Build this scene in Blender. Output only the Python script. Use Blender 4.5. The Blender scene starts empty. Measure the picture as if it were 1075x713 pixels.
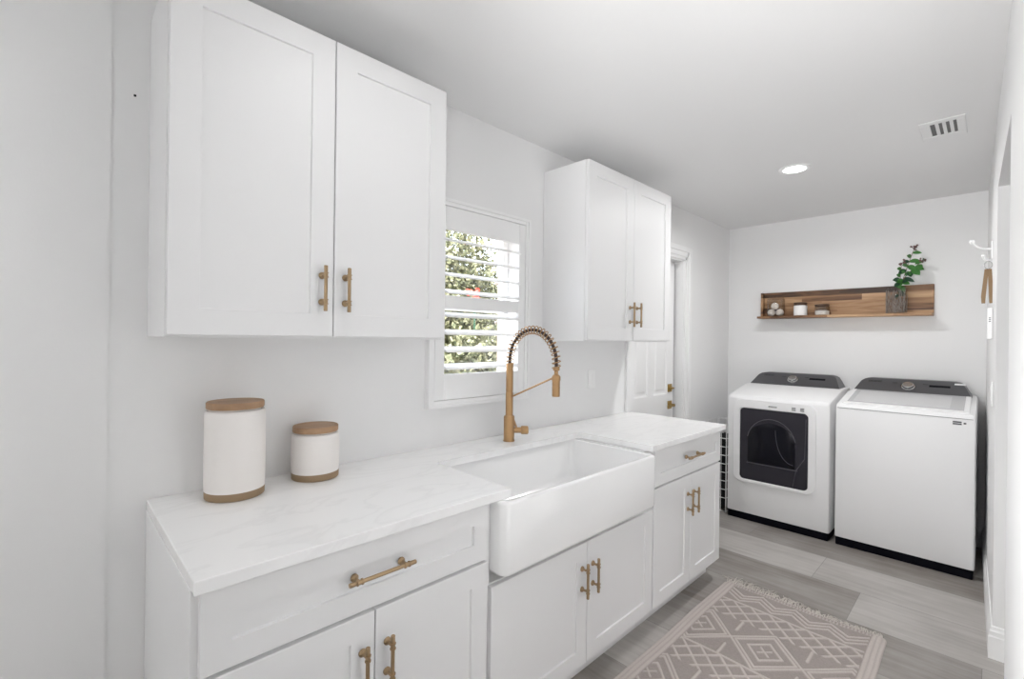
import bpy, bmesh, math, random
from math import sin, cos, pi, radians as R
from mathutils import Vector, Matrix, noise
random.seed(7)
S = bpy.context.scene
COL = S.collection

# ------------------------------------------------------------------ camera
CAMX, CAMZ, FPX = 1.7674, 1.4067, 494.1
right = Vector((0.70012332, 0.71391385, 0.01242377))
up = Vector((-0.00889608, -0.00867675, 0.99992278))
fwd = Vector((-0.71396652, 0.70017979, -0.00027623))
cd = bpy.data.cameras.new('camera'); cam = bpy.data.objects.new('camera', cd); COL.objects.link(cam)
m = Matrix((right, up, -fwd)).transposed().to_4x4(); m.translation = (CAMX, 0, CAMZ)
cam.matrix_world = m
cd.sensor_fit = 'HORIZONTAL'; cd.sensor_width = 36; cd.lens = FPX / 1075 * 36; cd.clip_start = 0.01
S.camera = cam

# ------------------------------------------------------------------ light and exposure
CEIL = 2.481; WB = 4.634
S.view_settings.view_transform = 'Standard'; S.view_settings.look = 'None'
S.view_settings.gamma = 1; S.view_settings.use_curve_mapping = False
S.view_settings.exposure = 0.06
S.cycles.max_bounces = 12; S.cycles.diffuse_bounces = 10; S.cycles.glossy_bounces = 4; S.cycles.transmission_bounces = 8
S.cycles.use_denoising = True; S.cycles.caustics_reflective = False; S.cycles.caustics_refractive = False
w = bpy.data.worlds.new('world'); S.world = w; w.use_nodes = True
nt = w.node_tree; nt.nodes.clear()
wo = nt.nodes.new('ShaderNodeOutputWorld'); bg = nt.nodes.new('ShaderNodeBackground')
sky = nt.nodes.new('ShaderNodeTexSky'); sky.sky_type = 'NISHITA'; sky.sun_disc = False
sky.sun_elevation = R(50); sky.sun_rotation = R(120); sky.air_density = 1; sky.dust_density = 3
hs = nt.nodes.new('ShaderNodeHueSaturation'); hs.inputs['Saturation'].default_value = .35; nt.links.new(sky.outputs[0], hs.inputs['Color'])
nt.links.new(hs.outputs[0], bg.inputs[0]); bg.inputs[1].default_value = 1.5
nt.links.new(bg.outputs[0], wo.inputs[0])

def lamp(name, kind, loc, power, size=0.1, rot=(0, 0, 0), sy=None, color=(1, 1, 1), spread=None):
    ld = bpy.data.lights.new(name, kind); ld.energy = power; ld.color = color
    if kind == 'AREA':
        ld.size = size
        if sy: ld.shape = 'RECTANGLE'; ld.size_y = sy
        if spread: ld.spread = spread
    elif kind == 'SUN': ld.angle = size
    o = bpy.data.objects.new(name, ld); COL.objects.link(o); o.location = loc; o.rotation_euler = rot
    return o
sun_o = lamp('sun', 'SUN', (-3, -1, 6), 18, R(2), color=(1, .98, .95))
sun_o.rotation_euler = Vector((.28, .62, -1)).to_track_quat('-Z', 'Y').to_euler()
# photographer's strobe bounced off the ceiling; wall and upward spots are added fill
def bounce_spot(name, loc, to, ang, p):
    o = lamp(name, 'SPOT', loc, p); o.data.spot_size = R(ang); o.data.spot_blend = 1; o.data.shadow_soft_size = .06
    o.rotation_euler = (Vector(to) - Vector(loc)).to_track_quat('-Z', 'Y').to_euler(); return o
bounce_spot('ceiling_flash', (1.5, -.15, 1.62), (1.05, 2.2, CEIL), 60, 98)
bounce_spot('upward_fill', (1.45, .1, 1.5), (1.3, .9, CEIL), 110, 20)
bounce_spot('rear_wall_fill', (1.2, -.5, 1.6), (1.0, -1.8, 1.6), 110, 134)
bounce_spot('right_wall_fill', (1.2, .3, 1.5), (1.8, 1.3, 1.7), 100, 42)
bounce_spot('low_wall_fill', (1.2, .3, 1.0), (1.8, 1.5, .7), 100, 80)
# added area fill in the unseen next room, shining through the right wall opening
lamp('side_room_fill', 'AREA', (2.6, 2.57, .6), 4, .9, (0, R(90), 0), 1.0)

# ------------------------------------------------------------------ materials
MATS = {}
def mat(name, color, rough=0.5, metal=0.0, spec=0.5, emit=None, trans=0, coat=0):
    if name in MATS: return MATS[name]
    mt = bpy.data.materials.new(name); mt.use_nodes = True; MATS[name] = mt
    b = mt.node_tree.nodes['Principled BSDF']
    b.inputs['Base Color'].default_value = (*color, 1); b.inputs['Roughness'].default_value = rough
    b.inputs['Metallic'].default_value = metal; b.inputs['Specular IOR Level'].default_value = spec
    b.inputs['Transmission Weight'].default_value = trans; b.inputs['Coat Weight'].default_value = coat
    if emit: b.inputs['Emission Color'].default_value = (1, 1, .98, 1); b.inputs['Emission Strength'].default_value = emit
    return mt
def N(mt, t, **kw):
    n = mt.node_tree.nodes.new(t)
    for k, v in kw.items():
        if hasattr(n, k): setattr(n, k, v)
        else: n.inputs[k].default_value = v
    return n
def L(mt, a, b): mt.node_tree.links.new(a, b)
def BS(mt): return mt.node_tree.nodes['Principled BSDF']
def bump(mt, scale, strength, dist=0.002, detail=3, src=None):
    tc = N(mt, 'ShaderNodeTexCoord'); bp = N(mt, 'ShaderNodeBump'); bp.inputs['Strength'].default_value = strength; bp.inputs['Distance'].default_value = dist
    if src is None:
        nz = N(mt, 'ShaderNodeTexNoise'); nz.inputs['Scale'].default_value = scale; nz.inputs['Detail'].default_value = detail
        L(mt, tc.outputs['Object'], nz.inputs['Vector']); src = nz.outputs['Fac']
    L(mt, src, bp.inputs['Height']); L(mt, bp.outputs[0], BS(mt).inputs['Normal'])
def ramp(mt, src, stops):
    r = N(mt, 'ShaderNodeValToRGB'); e = r.color_ramp.elements
    while len(e) < len(stops): e.new(0.5)
    for i, (p, c) in enumerate(stops): e[i].position = p; e[i].color = (*c, 1)
    L(mt, src, r.inputs[0]); return r.outputs[0]

wall_m = mat('wall_paint', (.825, .825, .825), .6, spec=.3); bump(wall_m, 160, .08)
ceil_m = mat('ceiling_paint', (.78, .78, .78), .8, spec=.2); bump(ceil_m, 120, .1)
trim_m = mat('trim_paint', (.86, .86, .86), .35)
cab_m = mat('cabinet_lacquer', (.81, .81, .813), .45)
gap_m = mat('cabinet_shadow_gap', (.62, .62, .62), .6)
porc_m = mat('fireclay', (.90, .90, .90), .12, coat=.3)
app_m = mat('appliance_enamel', (.83, .83, .835), .5, spec=.35)
blk_m = mat('black_plastic', (.003, .003, .006), .6, spec=.08)
glossblk = mat('dark_door_glass', (.028, .026, .034), .2, spec=.35)
pane_in = mat('drum_dark', (.002, .002, .006), .12, spec=.3)
dgrey_m = mat('console_grey', (.07, .07, .075), .38)
dmark_m = mat('console_print', (.018, .018, .02), .5)
steel_m = mat('steel', (.62, .62, .62), .25, 1)
lid_m = mat('washer_lid_glass', (.50, .50, .51), .12)
lidw_m = mat('washer_lid_inner', (.60, .60, .61), .2)
brass_m = mat('brushed_brass', (.45, .28, .14), .33, .9); bump(brass_m, 300, .05)
pull_m = mat('satin_brass', (.40, .285, .17), .36, .85)
brassd_m = mat('aged_brass', (.42, .29, .10), .35, .9)
hose_m = mat('dark_hose', (.05, .025, .02), .5)
cer_m = mat('matte_ceramic', (.80, .77, .745), .55)
band_m = mat('raw_clay_band', (.30, .21, .125), .7)
seal_m = mat('silicone_seal', (.75, .74, .72), .4)
shut_m = mat('shutter_paint', (.87, .87, .87), .35)
vinyl_m = mat('window_vinyl', (.85, .85, .85), .4)
lightemit = mat('lamp_diffuser', (1, 1, 1), .5, emit=9)
dark_m = mat('duct_dark', (.16, .16, .16), .8)
wire_m = mat('white_wire', (.8, .8, .8), .4)
cloth_blk = mat('black_cloth', (.012, .012, .014), .9)
wool_m = mat('felted_wool', (.80, .73, .66), .95); bump(wool_m, 90, .6, .004)
wax_m = mat('white_wax', (.84, .83, .82), .5)
powder_m = mat('washing_powder', (.88, .85, .80), .9)
leather_m = mat('tan_leather', (.25, .16, .08), .6)
leaf_m = mat('leaf_green', (.055, .20, .04), .45)
leafd_m = mat('leaf_dark', (.02, .07, .035), .5)
berry_m = mat('berry_brown', (.16, .09, .08), .6)
stem_m = mat('stem_brown', (.16, .11, .06), .7)
red_m = mat('red_petals', (.75, .06, .04), .6)
plate_m = mat('switch_plastic', (.88, .88, .88), .3)

glass_m = mat('clear_glass', (1, 1, 1), .02)
def make_glass(mt, tint=(1, 1, 1), refl=.1):
    n = mt.node_tree; n.nodes.clear()
    o = n.nodes.new('ShaderNodeOutputMaterial'); t = n.nodes.new('ShaderNodeBsdfTransparent'); g = n.nodes.new('ShaderNodeBsdfGlossy'); mx = n.nodes.new('ShaderNodeMixShader')
    lw = n.nodes.new('ShaderNodeLayerWeight'); lw.inputs[0].default_value = .5; pw = n.nodes.new('ShaderNodeMath'); pw.operation = 'POWER'; pw.inputs[1].default_value = 4; n.links.new(lw.outputs['Facing'], pw.inputs[0])
    fr = n.nodes.new('ShaderNodeMath'); fr.operation = 'MULTIPLY_ADD'; fr.inputs[1].default_value = .5; fr.inputs[2].default_value = .03; n.links.new(pw.outputs[0], fr.inputs[0])
    t.inputs[0].default_value = (*tint, 1); g.inputs['Roughness'].default_value = .03
    n.links.new(fr.outputs[0], mx.inputs[0]); n.links.new(t.outputs[0], mx.inputs[1]); n.links.new(g.outputs[0], mx.inputs[2]); n.links.new(mx.outputs[0], o.inputs[0])
make_glass(glass_m, (.97, .98, .98))
jarglass_m = mat('jar_glass', (1, 1, 1)); make_glass(jarglass_m, (.95, .95, .95))
vaseglass_m = mat('vase_glass', (1, 1, 1)); make_glass(vaseglass_m, (.93, .92, .91))

# quartz worktop: white with faint grey veins
quartz_m = mat('white_quartz', (.86, .86, .86), .18)
tc = N(quartz_m, 'ShaderNodeTexCoord'); nz = N(quartz_m, 'ShaderNodeTexNoise'); nz.inputs['Scale'].default_value = 2.2; nz.inputs['Detail'].default_value = 8; nz.inputs['Distortion'].default_value = 1.6
mp = N(quartz_m, 'ShaderNodeMapping'); mp.inputs['Rotation'].default_value = (0, 0, .5); mp.inputs['Scale'].default_value = (2.2, .9, 1)
L(quartz_m, tc.outputs['Object'], mp.inputs[0]); L(quartz_m, mp.outputs[0], nz.inputs['Vector'])
L(quartz_m, ramp(quartz_m, nz.outputs['Fac'], [(.0, (.91, .91, .91)), (.47, (.91, .91, .91)), (.51, (.865, .865, .865)), (.55, (.91, .91, .91))]), BS(quartz_m).inputs['Base Color'])

# floor planks
floor_m = mat('grey_planks', (.4, .38, .36), .42, spec=.4)
tc = N(floor_m, 'ShaderNodeTexCoord'); sp = N(floor_m, 'ShaderNodeSeparateXYZ'); L(floor_m, tc.outputs['Object'], sp.inputs[0])
def M(mt, op, a, b=None, c=None):
    n = N(mt, 'ShaderNodeMath', operation=op)
    for i, x in enumerate((a, b, c)):
        if x is None: continue
        if isinstance(x, (int, float)): n.inputs[i].default_value = x
        else: L(mt, x, n.inputs[i])
    return n.outputs[0]
f = floor_m; PW, PL = .372, 1.22
yr = M(f, 'DIVIDE', M(f, 'SUBTRACT', sp.outputs[1], 2.905 - 8 * PW), PW); row = M(f, 'FLOOR', yr)
wn = N(f, 'ShaderNodeTexWhiteNoise', noise_dimensions='1D'); L(f, row, wn.inputs['W'])
xr = M(f, 'DIVIDE', M(f, 'ADD', sp.outputs[0], M(f, 'ADD', M(f, 'MULTIPLY', M(f, 'FLOORED_MODULO', row, 3.0), .49), .20)), PL); colm = M(f, 'FLOOR', xr)
cb = N(f, 'ShaderNodeCombineXYZ'); L(f, row, cb.inputs[0]); L(f, colm, cb.inputs[1])
wn2 = N(f, 'ShaderNodeTexWhiteNoise', noise_dimensions='3D'); L(f, cb.outputs[0], wn2.inputs['Vector'])
mp = N(f, 'ShaderNodeMapping'); mp.inputs['Scale'].default_value = (2.2, 34, 1); L(f, tc.outputs['Object'], mp.inputs[0])
off = N(f, 'ShaderNodeVectorMath', operation='ADD'); L(f, mp.outputs[0], off.inputs[0]); L(f, wn2.outputs['Color'], off.inputs[1])
gn = N(f, 'ShaderNodeTexNoise'); gn.inputs['Scale'].default_value = 1; gn.inputs['Detail'].default_value = 6; L(f, off.outputs[0], gn.inputs['Vector'])
gb = N(f, 'ShaderNodeTexNoise'); gb.inputs['Scale'].default_value = 3.0; gb.inputs['Detail'].default_value = 5; L(f, tc.outputs['Object'], gb.inputs['Vector'])
mixv = M(f, 'ADD', M(f, 'ADD', M(f, 'MULTIPLY', wn2.outputs['Value'], .50), M(f, 'MULTIPLY', gn.outputs['Fac'], .38)), M(f, 'MULTIPLY', gb.outputs['Fac'], .55))
colr = ramp(f, mixv, [(.33, (.17, .145, .122)), (.6, (.31, .289, .270)), (.9, (.48, .457, .435))])
ey = M(f, 'ABSOLUTE', M(f, 'SUBTRACT', M(f, 'FRACT', yr), .5)); ex = M(f, 'ABSOLUTE', M(f, 'SUBTRACT', M(f, 'FRACT', xr), .5))
seam = M(f, 'MAXIMUM', M(f, 'GREATER_THAN', ey, .5 - .0022 / PW / 2), M(f, 'GREATER_THAN', ex, .5 - .0022 / PL / 2))
mx = N(f, 'ShaderNodeMix', data_type='RGBA'); L(f, seam, mx.inputs[0]); L(f, colr, mx.inputs[6]); mx.inputs[7].default_value = (.19, .18, .17, 1)
L(f, mx.outputs[2], BS(f).inputs['Base Color'])
bump(f, 1, .12, .001, src=gn.outputs['Fac'])

def wood(name, cols, stripw=None, axis='X', rough=.5, sc=1.0):
    mt = mat(name, (.4, .25, .13), rough); tc = N(mt, 'ShaderNodeTexCoord'); sp = N(mt, 'ShaderNodeSeparateXYZ'); L(mt, tc.outputs['Object'], sp.inputs[0])
    mp = N(mt, 'ShaderNodeMapping'); mp.inputs['Scale'].default_value = {'X': (2.4 * sc, 26 * sc, 26 * sc), 'Y': (40 * sc, 2 * sc, 40 * sc)}[axis]; L(mt, tc.outputs['Object'], mp.inputs[0])
    vec = mp.outputs[0]; add = None
    if stripw:
        r_ = M(mt, 'FLOOR', M(mt, 'DIVIDE', sp.outputs[2], stripw)); w1 = N(mt, 'ShaderNodeTexWhiteNoise', noise_dimensions='1D'); L(mt, r_, w1.inputs['W'])
        c_ = M(mt, 'FLOOR', M(mt, 'DIVIDE', M(mt, 'ADD', sp.outputs[0], M(mt, 'MULTIPLY', w1.outputs['Value'], 3.0)), .42))
        cb = N(mt, 'ShaderNodeCombineXYZ'); L(mt, r_, cb.inputs[0]); L(mt, c_, cb.inputs[1])
        w2 = N(mt, 'ShaderNodeTexWhiteNoise', noise_dimensions='3D'); L(mt, cb.outputs[0], w2.inputs['Vector'])
        va = N(mt, 'ShaderNodeVectorMath', operation='ADD'); L(mt, vec, va.inputs[0]); L(mt, w2.outputs['Color'], va.inputs[1]); vec = va.outputs[0]; add = w2.outputs['Value']
    nz = N(mt, 'ShaderNodeTexNoise'); nz.inputs['Scale'].default_value = 1; nz.inputs['Detail'].default_value = 5; nz.inputs['Distortion'].default_value = .6; L(mt, vec, nz.inputs['Vector'])
    v = M(mt, 'MULTIPLY', nz.outputs['Fac'], 1.0)
    if add: v = M(mt, 'ADD', M(mt, 'MULTIPLY', v, .9), M(mt, 'MULTIPLY', M(mt, 'SUBTRACT', add, .5), .42))
    L(mt, ramp(mt, v, cols), BS(mt).inputs['Base Color']); return mt
lidwood_m = wood('beech_lid', [(.3, (.30, .175, .095)), (.7, (.43, .27, .155))], axis='Y')
shelf_m = wood('rustic_acacia', [(.18, (.045, .02, .009)), (.32, (.17, .08, .034)), (.48, (.33, .18, .085)), (.75, (.56, .36, .20))], stripw=.047, sc=1.0)
darkwood_m = wood('walnut_lid', [(.3, (.05, .025, .015)), (.7, (.10, .055, .03))])

# foliage outside
def leafy(name, a, b, c):
    mt = mat(name, a, .7); tc = N(mt, 'ShaderNodeTexCoord'); nz = N(mt, 'ShaderNodeTexNoise'); nz.inputs['Scale'].default_value = 22; nz.inputs['Detail'].default_value = 3
    L(mt, tc.outputs['Object'], nz.inputs['Vector']); L(mt, ramp(mt, nz.outputs['Fac'], [(.35, a), (.5, b), (.65, c)]), BS(mt).inputs['Base Color']); return mt
hedge_m = leafy('hedge_leaves', (.04, .05, .02), (.12, .125, .06), (.25, .24, .15))
fence_m = wood('weathered_fence', [(.3, (.16, .13, .11)), (.7, (.28, .24, .21))])
gravel_m = mat('gravel', (.30, .27, .24), .9); bump(gravel_m, 60, .6, .01)
render_m = mat('pale_render', (.30, .26, .23), .9)

# ------------------------------------------------------------------ mesh helpers
def bx(bm, x0, x1, y0, y1, z0, z1, bev=0.0, seg=1):
    vs = [bm.verts.new((x, y, z)) for x in (x0, x1) for y in (y0, y1) for z in (z0, z1)]
    idx = [(0, 1, 3, 2), (4, 6, 7, 5), (0, 4, 5, 1), (2, 3, 7, 6), (0, 2, 6, 4), (1, 5, 7, 3)]
    fs = [bm.faces.new([vs[i] for i in q]) for q in idx]
    if bev > 0:
        es = {e for f_ in fs for e in f_.edges}
        bmesh.ops.bevel(bm, geom=list(es), offset=bev, segments=seg, affect='EDGES', profile=.6)
    return vs
def tube(bm, pts, r, n=10, caps=True):
    pts = [Vector(p) for p in pts]; rings = []
    rs = r if isinstance(r, (list, tuple)) else [r] * len(pts)
    t0 = (pts[1] - pts[0]).normalized(); a = Vector((0, 0, 1)) if abs(t0.z) < .9 else Vector((1, 0, 0))
    nrm = (a - t0 * a.dot(t0)).normalized()
    for i, p in enumerate(pts):
        t = ((pts[min(i + 1, len(pts) - 1)] - pts[i]).normalized() + (pts[i] - pts[max(i - 1, 0)]).normalized()).normalized() if 0 < i < len(pts) - 1 else ((pts[1] - pts[0]).normalized() if i == 0 else (pts[-1] - pts[-2]).normalized())
        nrm = (nrm - t * nrm.dot(t)).normalized(); b = t.cross(nrm)
        rings.append([bm.verts.new(p + (nrm * cos(2 * pi * k / n) + b * sin(2 * pi * k / n)) * rs[i]) for k in range(n)])
    for A, B in zip(rings, rings[1:]):
        for k in range(n): bm.faces.new((A[k], A[(k + 1) % n], B[(k + 1) % n], B[k]))
    if caps: bm.faces.new(rings[0][::-1]); bm.faces.new(rings[-1])
def lathe(bm, prof, o=(0, 0, 0), axis=(0, 0, 1), n=32, sx=1, sy=1):
    """prof: (radius, height) pairs along axis; closes at r=0."""
    ax = Vector(axis).normalized(); q = Vector((0, 0, 1)).rotation_difference(ax); o = Vector(o); rings = []
    for r, h in prof:
        if r < 1e-6: rings.append([bm.verts.new(o + q @ Vector((0, 0, h)))])
        else: rings.append([bm.verts.new(o + q @ Vector((r * sx * cos(2 * pi * k / n), r * sy * sin(2 * pi * k / n), h))) for k in range(n)])
    for A, B in zip(rings, rings[1:]):
        if len(A) == 1 and len(B) == 1: continue
        for k in range(n):
            k2 = (k + 1) % n
            if len(A) == 1: bm.faces.new((A[0], B[k2], B[k]))
            elif len(B) == 1: bm.faces.new((A[k], A[k2], B[0]))
            else: bm.faces.new((A[k], A[k2], B[k2], B[k]))
def rrect(w_, h_, r, n=6):
    pts = []
    for cx, cy, a0 in ((w_ / 2 - r, h_ / 2 - r, 0), (-w_ / 2 + r, h_ / 2 - r, 90), (-w_ / 2 + r, -h_ / 2 + r, 180), (w_ / 2 - r, -h_ / 2 + r, 270)):
        for k in range(n + 1): a = R(a0 + 90 * k / n); pts.append((cx + r * cos(a), cy + r * sin(a)))
    return pts
def loft(bm, rings, closed=True, cap0=True, cap1=True):
    rv = [[bm.verts.new(p) for p in r] for r in rings]; n = len(rv[0])
    for A, B in zip(rv, rv[1:]):
        for k in range(n if closed else n - 1): bm.faces.new((A[k], A[(k + 1) % n], B[(k + 1) % n], B[k]))
    if cap0: bm.faces.new(rv[0][::-1])
    if cap1: bm.faces.new(rv[-1])
def world_of(o):
    mm = Matrix.Identity(4)
    while o is not None:
        mm = (Matrix.Translation(o.location) @ o.rotation_euler.to_matrix().to_4x4()) @ mm; o = o.parent
    return mm
def obj(name, bm, material, parent=None, smooth=None, label=None):
    """links bm (built in world coordinates) as ONE mesh object under parent"""
    bmesh.ops.recalc_face_normals(bm, faces=bm.faces[:])
    if parent is not None: bm.transform(world_of(parent).inverted())
    me = bpy.data.meshes.new(name); bm.to_mesh(me); bm.free(); me.materials.append(material)
    if smooth:
        me.shade_smooth()
        me.set_sharp_from_angle(angle=R(smooth))
    o = bpy.data.objects.new(name, me); COL.objects.link(o)
    if parent is not None: o.parent = parent
    if label: o['label'] = label
    return o
def thing(name, label, cat, loc=(0, 0, 0), group=None, rz=0):
    o = bpy.data.objects.new(name, None); COL.objects.link(o); o.location = loc; o.rotation_euler = (0, 0, rz); o.empty_display_size = .05
    o['label'] = label; o['category'] = cat
    if group: o['group'] = group
    return o
def tag(o, label, cat, group=None):
    o['label'] = label; o['category'] = cat
    if group: o['group'] = group
    return o
def struct(name, bm, m_, parent=None, smooth=None):
    o = obj(name, bm, m_, parent, smooth)
    if parent is None: o['kind'] = 'structure'
    return o
NB = bmesh.new
def box(name, dims, m_, parent, bev=0.0, seg=1, smooth=None, label=None):
    b = NB(); bx(b, *dims, bev, seg); return obj(name, b, m_, parent, smooth, label)

# ------------------------------------------------------------------ room shell
def RWX(y): return 1.742 + (WB - y) * .0240         # face of the slightly skewed right wall
YR = -1.8                                            # end of the room behind the photographer
def wall_holes(name, x0, x1, y0, y1, z0, z1, holes, m_):
    """wall slab between x0 (room face) and x1, with rectangular holes (ya, yb, za, zb)"""
    ys = sorted({y0, y1, *[h[0] for h in holes], *[h[1] for h in holes]}); zs = sorted({z0, z1, *[h[2] for h in holes], *[h[3] for h in holes]})
    bm = NB(); V = {}
    def v(x, y, z):
        if (x, y, z) not in V: V[x, y, z] = bm.verts.new((x, y, z))
        return V[x, y, z]
    def solid(i, j):
        if not (0 <= i < len(ys) - 1 and 0 <= j < len(zs) - 1): return False
        cy, cz = (ys[i] + ys[i + 1]) / 2, (zs[j] + zs[j + 1]) / 2
        return not any(h[0] < cy < h[1] and h[2] < cz < h[3] for h in holes)
    for i in range(len(ys) - 1):
        for j in range(len(zs) - 1):
            if not solid(i, j): continue
            a, b_, c, d = ys[i], ys[i + 1], zs[j], zs[j + 1]
            bm.faces.new((v(x0, a, c), v(x0, b_, c), v(x0, b_, d), v(x0, a, d))); bm.faces.new((v(x1, a, c), v(x1, a, d), v(x1, b_, d), v(x1, b_, c)))
            if not solid(i - 1, j): bm.faces.new((v(x0, a, c), v(x0, a, d), v(x1, a, d), v(x1, a, c)))
            if not solid(i + 1, j): bm.faces.new((v(x0, b_, c), v(x1, b_, c), v(x1, b_, d), v(x0, b_, d)))
            if not solid(i, j - 1): bm.faces.new((v(x0, a, c), v(x1, a, c), v(x1, b_, c), v(x0, b_, c)))
            if not solid(i, j + 1): bm.faces.new((v(x0, a, d), v(x0, b_, d), v(x1, b_, d), v(x1, a, d)))
    return struct(name, bm, m_)
WIN = (1.235, 1.79, 1.14, 1.99)
DOOR = (2.93, 3.70, 0.0, 2.07)
b = NB(); bx(b, -.16, 4.2, YR - .1, WB + .1, -.1, 0); struct('floor', b, floor_m)
b = NB(); bx(b, -.16, 4.2, YR - .1, WB + .1, CEIL, CEIL + .1); struct('ceiling', b, ceil_m)
wall_holes('wall_left', 0, -.14, YR - .1, WB + .1, 0, CEIL, [WIN, DOOR], wall_m)
b = NB(); bx(b, 0, .004, YR, .118, 0, CEIL); struct('wall_left_end', b, wall_m)
b = NB(); bx(b, 0, 4.2, WB, WB + .1, 0, CEIL); struct('wall_back', b, wall_m)
b = NB(); bx(b, 0, 4.2, YR - .1, YR, 0, CEIL); struct('wall_front', b, wall_m)
# right wall: slab skewed by a degree, with the open doorway y 2.10..3.04, z < 2.12
def rslab(bm, ya, yb, z0, z1, x_extra=0.0, th=.062):
    q = [(RWX(ya) + x_extra, ya), (RWX(yb) + x_extra, yb), (RWX(yb) + x_extra + th, yb), (RWX(ya) + x_extra + th, ya)]
    loft(bm, [[(x, y, z0) for x, y in q], [(x, y, z1) for x, y in q]])
OY0, OY1, OZ = 2.10, 3.04, 2.12
b = NB(); rslab(b, YR, OY0, 0, CEIL, 0, .07); rslab(b, OY0, OY1, OZ, CEIL, 0, .07); rslab(b, OY1, WB, 0, CEIL, 0, .07)
struct('wall_right', b, wall_m)
b = NB(); bx(b, 4.1, 4.2, YR, WB, 0, CEIL); struct('wall_side_room', b, wall_m)

def baseboard(name, path):
    """profiled board along a path of (x, y) with the room on its left side"""
    prof = [(0, 0), (.014, 0), (.014, .098), (.011, .104), (.011, .122), (.007, .130), (.005, .142), (0, .145)]
    bm = NB(); rings = []
    P = [Vector(p) for p in path]
    for i, p in enumerate(P):
        d0 = (P[i] - P[i - 1]).normalized() if i else (P[1] - P[0]).normalized(); d1 = (P[i + 1] - P[i]).normalized() if i < len(P) - 1 else d0
        n0 = Vector((-d0.y, d0.x)); n1 = Vector((-d1.y, d1.x)); nn = (n0 + n1).normalized(); k = 1 / max(.3, nn.dot(n0))
        rings.append([(p.x + nn.x * o_ * k, p.y + nn.y * o_ * k, z) for o_, z in prof])
    loft(bm, rings); return struct(name, bm, trim_m)
baseboard('baseboard_back', [(RWX(WB) - .0145, WB), (.0, WB)])
baseboard('baseboard_right', [(RWX(OY1) + .07, OY1), (RWX(OY1), OY1), (RWX(WB), WB)])
baseboard('baseboard_right_front', [(RWX(YR), YR), (RWX(OY0), OY0)])
baseboard('baseboard_left', [(0, WB - .0145), (0, 3.815)])

# door in the left wall
d = thing('door_1', '', ''); del d['label'], d['category']; d['kind'] = 'structure'; d.location = (0, 3.3, 0)
def casing_side(bm, ya, yb, z0, z1):
    """stepped casing, inner edge at ya"""
    s = 1 if yb > ya else -1; w_ = abs(yb - ya)
    for a, b2, t in ((0, .25, .010), (.25, .62, .014), (.62, 1, .019)):
        lo, hi = sorted((ya + s * w_ * a, ya + s * w_ * b2)); bx(bm, 0, t, lo, hi, z0, z1, .0015)
b = NB(); casing_side(b, DOOR[1], DOOR[1] + .105, 0, DOOR[3] + .105); casing_side(b, DOOR[0], DOOR[0] - .105, 0, DOOR[3] + .105)
for a, b2, t in ((0, .25, .010), (.25, .62, .014), (.62, 1, .0185)): bx(b, 0, t, DOOR[0] - .04, DOOR[1] + .04 if a < .5 else DOOR[1] + .09, DOOR[3] + .105 * a, DOOR[3] + .105 * b2, .0015)
obj('casing', b, trim_m, d)
b = NB(); bx(b, -.139, 0, DOOR[1] - .012, DOOR[1] - .0005, 0, DOOR[3]); bx(b, -.139, 0, DOOR[0] + .0005, DOOR[0] + .012, 0, DOOR[3]); bx(b, -.139, 0, DOOR[0], DOOR[1], DOOR[3] - .012, DOOR[3] - .0005)
bx(b, -.139, -.125, DOOR[1] - .03, DOOR[1] - .012, 0, DOOR[3]); obj('jamb', b, trim_m, d)
b = NB(); bx(b, -.100, -.080, DOOR[1] - .0295, DOOR[1] - .0125, 0.01, DOOR[3] - .0185); obj('gap_shade', b, blk_m, d)  # black strip standing in for the shade in the gap beside the leaf
y0, y1 = DOOR[0] + .015, DOOR[1] - .030; xf = -.072
def panelled(bm, xf, th, y0, y1, z0, z1, holes, depth=.008):
    ys = sorted({y0, y1, *[h[0] for h in holes], *[h[1] for h in holes]}); zs = sorted({z0, z1, *[h[2] for h in holes], *[h[3] for h in holes]})
    for i in range(len(ys) - 1):
        for j in range(len(zs) - 1):
            cy, cz = (ys[i] + ys[i + 1]) / 2, (zs[j] + zs[j + 1]) / 2
            if not any(h[0] < cy < h[1] and h[2] < cz < h[3] for h in holes):
                vs = [bm.verts.new(p) for p in ((xf, ys[i], zs[j]), (xf, ys[i + 1], zs[j]), (xf, ys[i + 1], zs[j + 1]), (xf, ys[i], zs[j + 1]))]; bm.faces.new(vs)
    for a, b2, c, d2 in holes:
        rings = []
        for ins, dx in ((0, 0), (.012, -depth), (.03, -depth), (.045, -.002)): rings.append([(xf + dx, a + ins, c + ins), (xf + dx, b2 - ins, c + ins), (xf + dx, b2 - ins, d2 - ins), (xf + dx, a + ins, d2 - ins)])
        loft(bm, rings, cap0=False)
    q = [(y0, z0), (y1, z0), (y1, z1), (y0, z1)]
    loft(bm, [[(xf, y, z) for y, z in q], [(xf - th, y, z) for y, z in q]], cap0=False)
    bmesh.ops.remove_doubles(bm, verts=bm.verts[:], dist=1e-5)
b = NB(); yc = (y0 + y1) / 2
panelled(b, xf, .035, y0, y1, .01, DOOR[3] - .018, [(y0 + .11, yc - .045, zz0, zz1) for zz0, zz1 in ((.22, .80), (.98, 1.60), (1.70, 1.92))] + [(yc + .045, y1 - .11, zz0, zz1) for zz0, zz1 in ((.22, .80), (.98, 1.60), (1.70, 1.92))])
leaf = obj('door_leaf', b, trim_m, d)
yk = y1 - .062
b = NB(); bx(b, xf, xf + .008, yk - .032, yk + .032, .858, .922, .002); lathe(b, [(0, 0), (.012, 0), (.012, .04), (0, .04)], (xf + .006, yk, .89), (1, 0, 0), 16); bx(b, xf + .036, xf + .048, yk - .105, yk + .012, .881, .899, .003)
obj('door_handle', b, brassd_m, leaf)
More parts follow.
